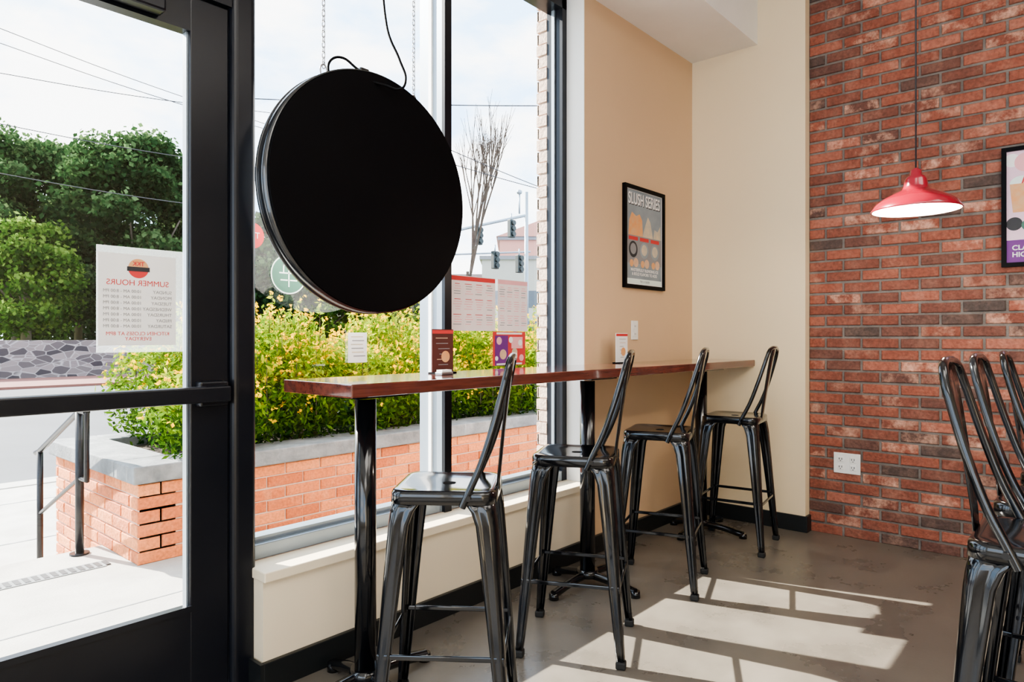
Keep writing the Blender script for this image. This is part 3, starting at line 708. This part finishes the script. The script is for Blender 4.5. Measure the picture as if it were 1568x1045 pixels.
# trees
def tree(px,d,top_py,width,m_,n=9000,leaf=0.42,low=2.0,name='leafy_tree'):
    b=P(px,518,d); b.z=0.4; topz=H+(518-top_py)/1041*d
    e=empty(name,(b.x,b.y,0.4))
    hgt=topz-0.4
    cyl('trunk',(0,0,0),(0,0,hgt*0.55),0.28,0.14,M['bark'],e,12)
    for k in range(6):
        a=k*1.05; cyl('branch_%d'%k,(0,0,hgt*0.25),(math.cos(a)*width*0.28,math.sin(a)*width*0.28,hgt*0.6),0.10,0.04,M['bark'],e,8)
    pts=[];rn=[]
    nb=44
    for k in range(nb):
        t=(k+random.uniform(0,1))/nb; zc=low+ (hgt-low)*(0.04+0.90*t)
        maxr=width/2*math.sqrt(max(0.10,1-((t-0.42)/0.62)**2))
        a=random.uniform(0,6.28); rr=maxr*math.sqrt(random.uniform(0.05,1))*0.85
        br=random.uniform(0.11,0.21)*width*0.75
        zc=min(zc,hgt-br*0.75-random.uniform(0,0.5))
        nn=n//nb; u=np.random.normal(size=(nn,3)); u/=np.linalg.norm(u,axis=1)[:,None]
        rad=np.random.uniform(0.6,1.1,nn)[:,None]
        q=np.array([rr*math.cos(a),rr*math.sin(a),zc])+u*rad*br*np.array([1,1,0.72])+np.random.normal(scale=0.2,size=(nn,3))
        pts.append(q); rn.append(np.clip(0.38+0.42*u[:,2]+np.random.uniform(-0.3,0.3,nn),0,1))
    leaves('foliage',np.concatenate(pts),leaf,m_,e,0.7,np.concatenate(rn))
tree(25,42,198,10.5,M['leafdark'],32000,0.32)
tree(120,48,248,9,M['leafdark'],20000,0.34)
tree(212,41,208,10,M['leafdark'],34000,0.32)
tree(300,44,235,8,M['leafdark'],14000,0.36)
tree(40,36,335,6.5,M['leafmid'],18000,0.26,0.9)
tree(125,60,330,9,M['leafmid'],9000,low=0.6)
tree(10,62,380,12,M['leafmid'],9000,low=0.2)
tree(170,58,340,12,M['leafdark'],12000,low=0.4)
tree(240,50,380,9,M['leafdark'],9000,low=0.8)
tree(420,46,330,8,M['leafdark'],12000,low=0.8)
tree(-50,45,230,10,M['leafdark'],10000)
tree(500,60,430,9,M['leafmid'],6000,low=0.6)
tree(600,70,440,9,M['leafmid'],5000,low=0.6)
tree(330,55,300,9,M['leafdark'],8000,low=0.8)
tree(815,60,450,6,M['leafmid'],4000,low=0.6)
# bare tree
def bare(px,d,top_py):
    b=P(px,518,d); b.z=-0.3; e=empty('bare_tree',b); topz=H+(518-top_py)/1041*d+0.3
    segs=[]
    def grow(p,dir,L,r,lev):
        q=p+dir*L; segs.append((p,q,r,r*0.65))
        if lev==0: return
        for k in range(3 if lev>1 else 2):
            nd=(dir+Vector((random.uniform(-0.35,0.35),random.uniform(-0.35,0.35),random.uniform(0.15,0.55)))).normalized()
            grow(p+dir*L*random.uniform(0.6,1.0),nd,L*random.uniform(0.58,0.76),r*0.64,lev-1)
    grow(Vector((0,0,0)),Vector((0,0,1)),topz*0.40,0.09,5)
    bm=bmesh.new()
    for a,b_,r0,r1 in segs:
        ax=(b_-a).normalized(); s=ax.orthogonal().normalized(); t=ax.cross(s)
        A=[bm.verts.new(a+s*r0*math.cos(x)+t*r0*math.sin(x)) for x in (0,2.09,4.19)]; B=[bm.verts.new(b_+s*r1*math.cos(x)+t*r1*math.sin(x)) for x in (0,2.09,4.19)]
        for i in range(3): bm.faces.new((A[i],A[(i+1)%3],B[(i+1)%3],B[i]))
    me=bpy.data.meshes.new('branches'); bm.to_mesh(me); bm.free(); new_obj('branches',me,M['bark'],e)
bare(716,24,165)
# utility wires
e=empty('utility_wires')
for i,(a,b) in enumerate([((-40,28),(430,198)),((-40,52),(430,205)),((-40,105),(430,175)),((-60,178),(430,262)),((300,148),(1000,162)),((620,230),(1000,330)),((-60,255),(430,330)),((620,200),(1000,350))]):
    A=P(a[0],a[1],22); B=P(b[0],b[1],24); mid=(A+B)/2-Vector((0,0,0.12)); tube('wire_%d'%i,[A,mid,B],0.014 if i!=4 else 0.018,M['wire'],e)
# traffic lights on mast arm
tl=empty('traffic_signal_mast')
A=P(640,366,36); B=P(806,330,38)
tube('mast_arm',[A,B],0.08,M['greyframe'],tl,kind='POLY')
cyl('pole',(B.x,B.y,-0.4),(B.x,B.y,B.z+1.3),0.14,0.10,M['greyframe'],tl,12)
for k,(px,py) in enumerate([(733,361),(783,350),(758,398),(795,404)]):
    c=P(px,py,36.5)
    box('housing_%d'%k,c.x-0.20,c.x+0.20,c.y-0.12,c.y+0.12,c.z-0.5,c.z+0.45,M['signalgreen'],tl,bevel=0.03)
    for q in range(3):
        zz=c.z+0.28-q*0.3
        cyl('lens_%d_%d'%(k,q),(c.x,c.y-0.12,zz),(c.x,c.y-0.24,zz),0.12,0.13,M['signalgreen'],tl,12)
    cyl('hanger_%d'%k,(c.x,c.y,c.z+0.4),(c.x,c.y,c.z+0.8),0.04,0.04,M['greyframe'],tl,8)
A2=P(640,392,36.5); B2=P(812,386,38.2); tube('rear_arm',[A2,B2],0.05,M['greyframe'],tl,kind='POLY')
cyl('sensor_post',(B.x-0.6,B.y,B.z),(B.x-0.6,B.y,B.z+1.1),0.05,0.05,M['greyframe'],tl,8)
lathe('sensor_globe',[(0.01,-0.15),(0.14,-0.08),(0.16,0),(0.14,0.08),(0.01,0.15)],M['greyframe'],tl,12,(B.x-0.6,B.y,B.z+1.2))
# far buildings
def building(name,px0,px1,top,d,m_,gable=0,thick=10):
    a=P(px0,518,d); b=P(px1,518,d); zt=H+(518-top)/1041*d
    c=(a+b)/2; wd=(b-a).length; ang=math.atan2(b.y-a.y,b.x-a.x)
    e=empty(name,(c.x,c.y,0),ang)
    box('body',-wd/2,wd/2,0,thick,-0.4,zt,m_,e)
    box('cornice',-wd/2-0.2,wd/2+0.2,-0.2,thick,zt,zt+0.3,M['roof'],e)
    nw=max(2,int(wd/1.6))
    for r in range(max(1,int(zt/2.6))):
        for i in range(nw):
            x=-wd/2+wd*(i+0.5)/nw; z=1.2+r*2.5
            if z+1.5<zt: box('window_pane',x-0.5,x+0.5,-0.04,0.02,z,z+1.4,M['winblue'],e)
    if gable:
        vs=[(-wd/2-0.3,-0.3,zt+0.3),(wd/2+0.3,-0.3,zt+0.3),(wd/2+0.3,thick,zt+0.3),(-wd/2-0.3,thick,zt+0.3),(wd/2+0.3,-0.3,zt+gable),(wd/2+0.3,thick,zt+gable)]
        me=bpy.data.meshes.new('roof_gable'); me.from_pydata(vs,[],[(0,1,4),(3,5,2),(0,4,5,3),(1,2,5,4)]); new_obj('roof_gable',me,m_,e)
building('pink_corner_building',765,860,368,62,M['bldg_pink'],2.6)
building('beige_shop_building',738,830,398,56,M['bldg_beige'])
building('grey_house',468,560,452,66,M['bldg_beige'])
building('low_shop_building',600,740,425,70,M['bldg_beige'])

# ---------------------------------------------------------------- lights
def fill_light(x,y,w_,h_,e_):  # added fill lamp out of view, in an invented ceiling housing
    em=empty('ceiling_fill_light',(x,y,CEIL-0.001))
    box('housing',-w_/2-0.03,w_/2+0.03,-h_/2-0.03,h_/2+0.03,-0.05,0,M['white'],em)
    l=bpy.data.lights.new('fill_area','AREA'); l.shape='RECTANGLE'; l.size=w_; l.size_y=h_; l.energy=e_; l.color=(1,0.94,0.86)
    o=bpy.data.objects.new('fill_emitter',l); o.parent=em; o.location=(0,0,-0.06); COL.objects.link(o)
fill_light(0.4,-0.6,1.8,1.8,45)
fill_light(2.4,-1.8,1.8,1.8,30)
fill_light(-1.6,-2.4,1.8,1.8,34)
s=bpy.data.lights.new('sun','SUN'); s.energy=22; s.angle=math.radians(0.5); s.color=(1,0.94,0.84)
so=bpy.data.objects.new('sun',s); COL.objects.link(so)
so.rotation_euler=Vector((0.32,-1.0,-0.676)).to_track_quat('-Z','Y').to_euler(); so.location=(-4,12,9)
w_=bpy.data.worlds.new('sky'); scene.world=w_; w_.use_nodes=True; nt=w_.node_tree
bg=nt.nodes['Background']; tc=nt.nodes.new('ShaderNodeTexCoord'); mp=nt.nodes.new('ShaderNodeMapping'); mp.inputs['Scale'].default_value=(1,1,2.2)
n=nt.nodes.new('ShaderNodeTexNoise'); n.inputs['Scale'].default_value=4.6; n.inputs['Detail'].default_value=9; n.inputs['Roughness'].default_value=0.55
r=nt.nodes.new('ShaderNodeValToRGB'); r.color_ramp.elements[0].position=0.42; r.color_ramp.elements[0].color=(0.46,0.70,1.0,1); r.color_ramp.elements[1].position=0.58; r.color_ramp.elements[1].color=(1.0,1.0,1.0,1)
nt.links.new(tc.outputs['Generated'],mp.inputs[0]); nt.links.new(mp.outputs[0],n.inputs['Vector']); nt.links.new(n.outputs['Fac'],r.inputs[0]); nt.links.new(r.outputs[0],bg.inputs['Color']); bg.inputs['Strength'].default_value=3.4

# ---------------------------------------------------------------- camera
c=bpy.data.cameras.new('camera'); c.lens=36*1041/1568; c.sensor_width=36; c.shift_y=-0.003; c.clip_start=0.05; c.clip_end=500
co=bpy.data.objects.new('camera',c); COL.objects.link(co); co.location=(0,0,H); co.rotation_euler=(math.pi/2,0,math.radians(-48.7))
scene.camera=co
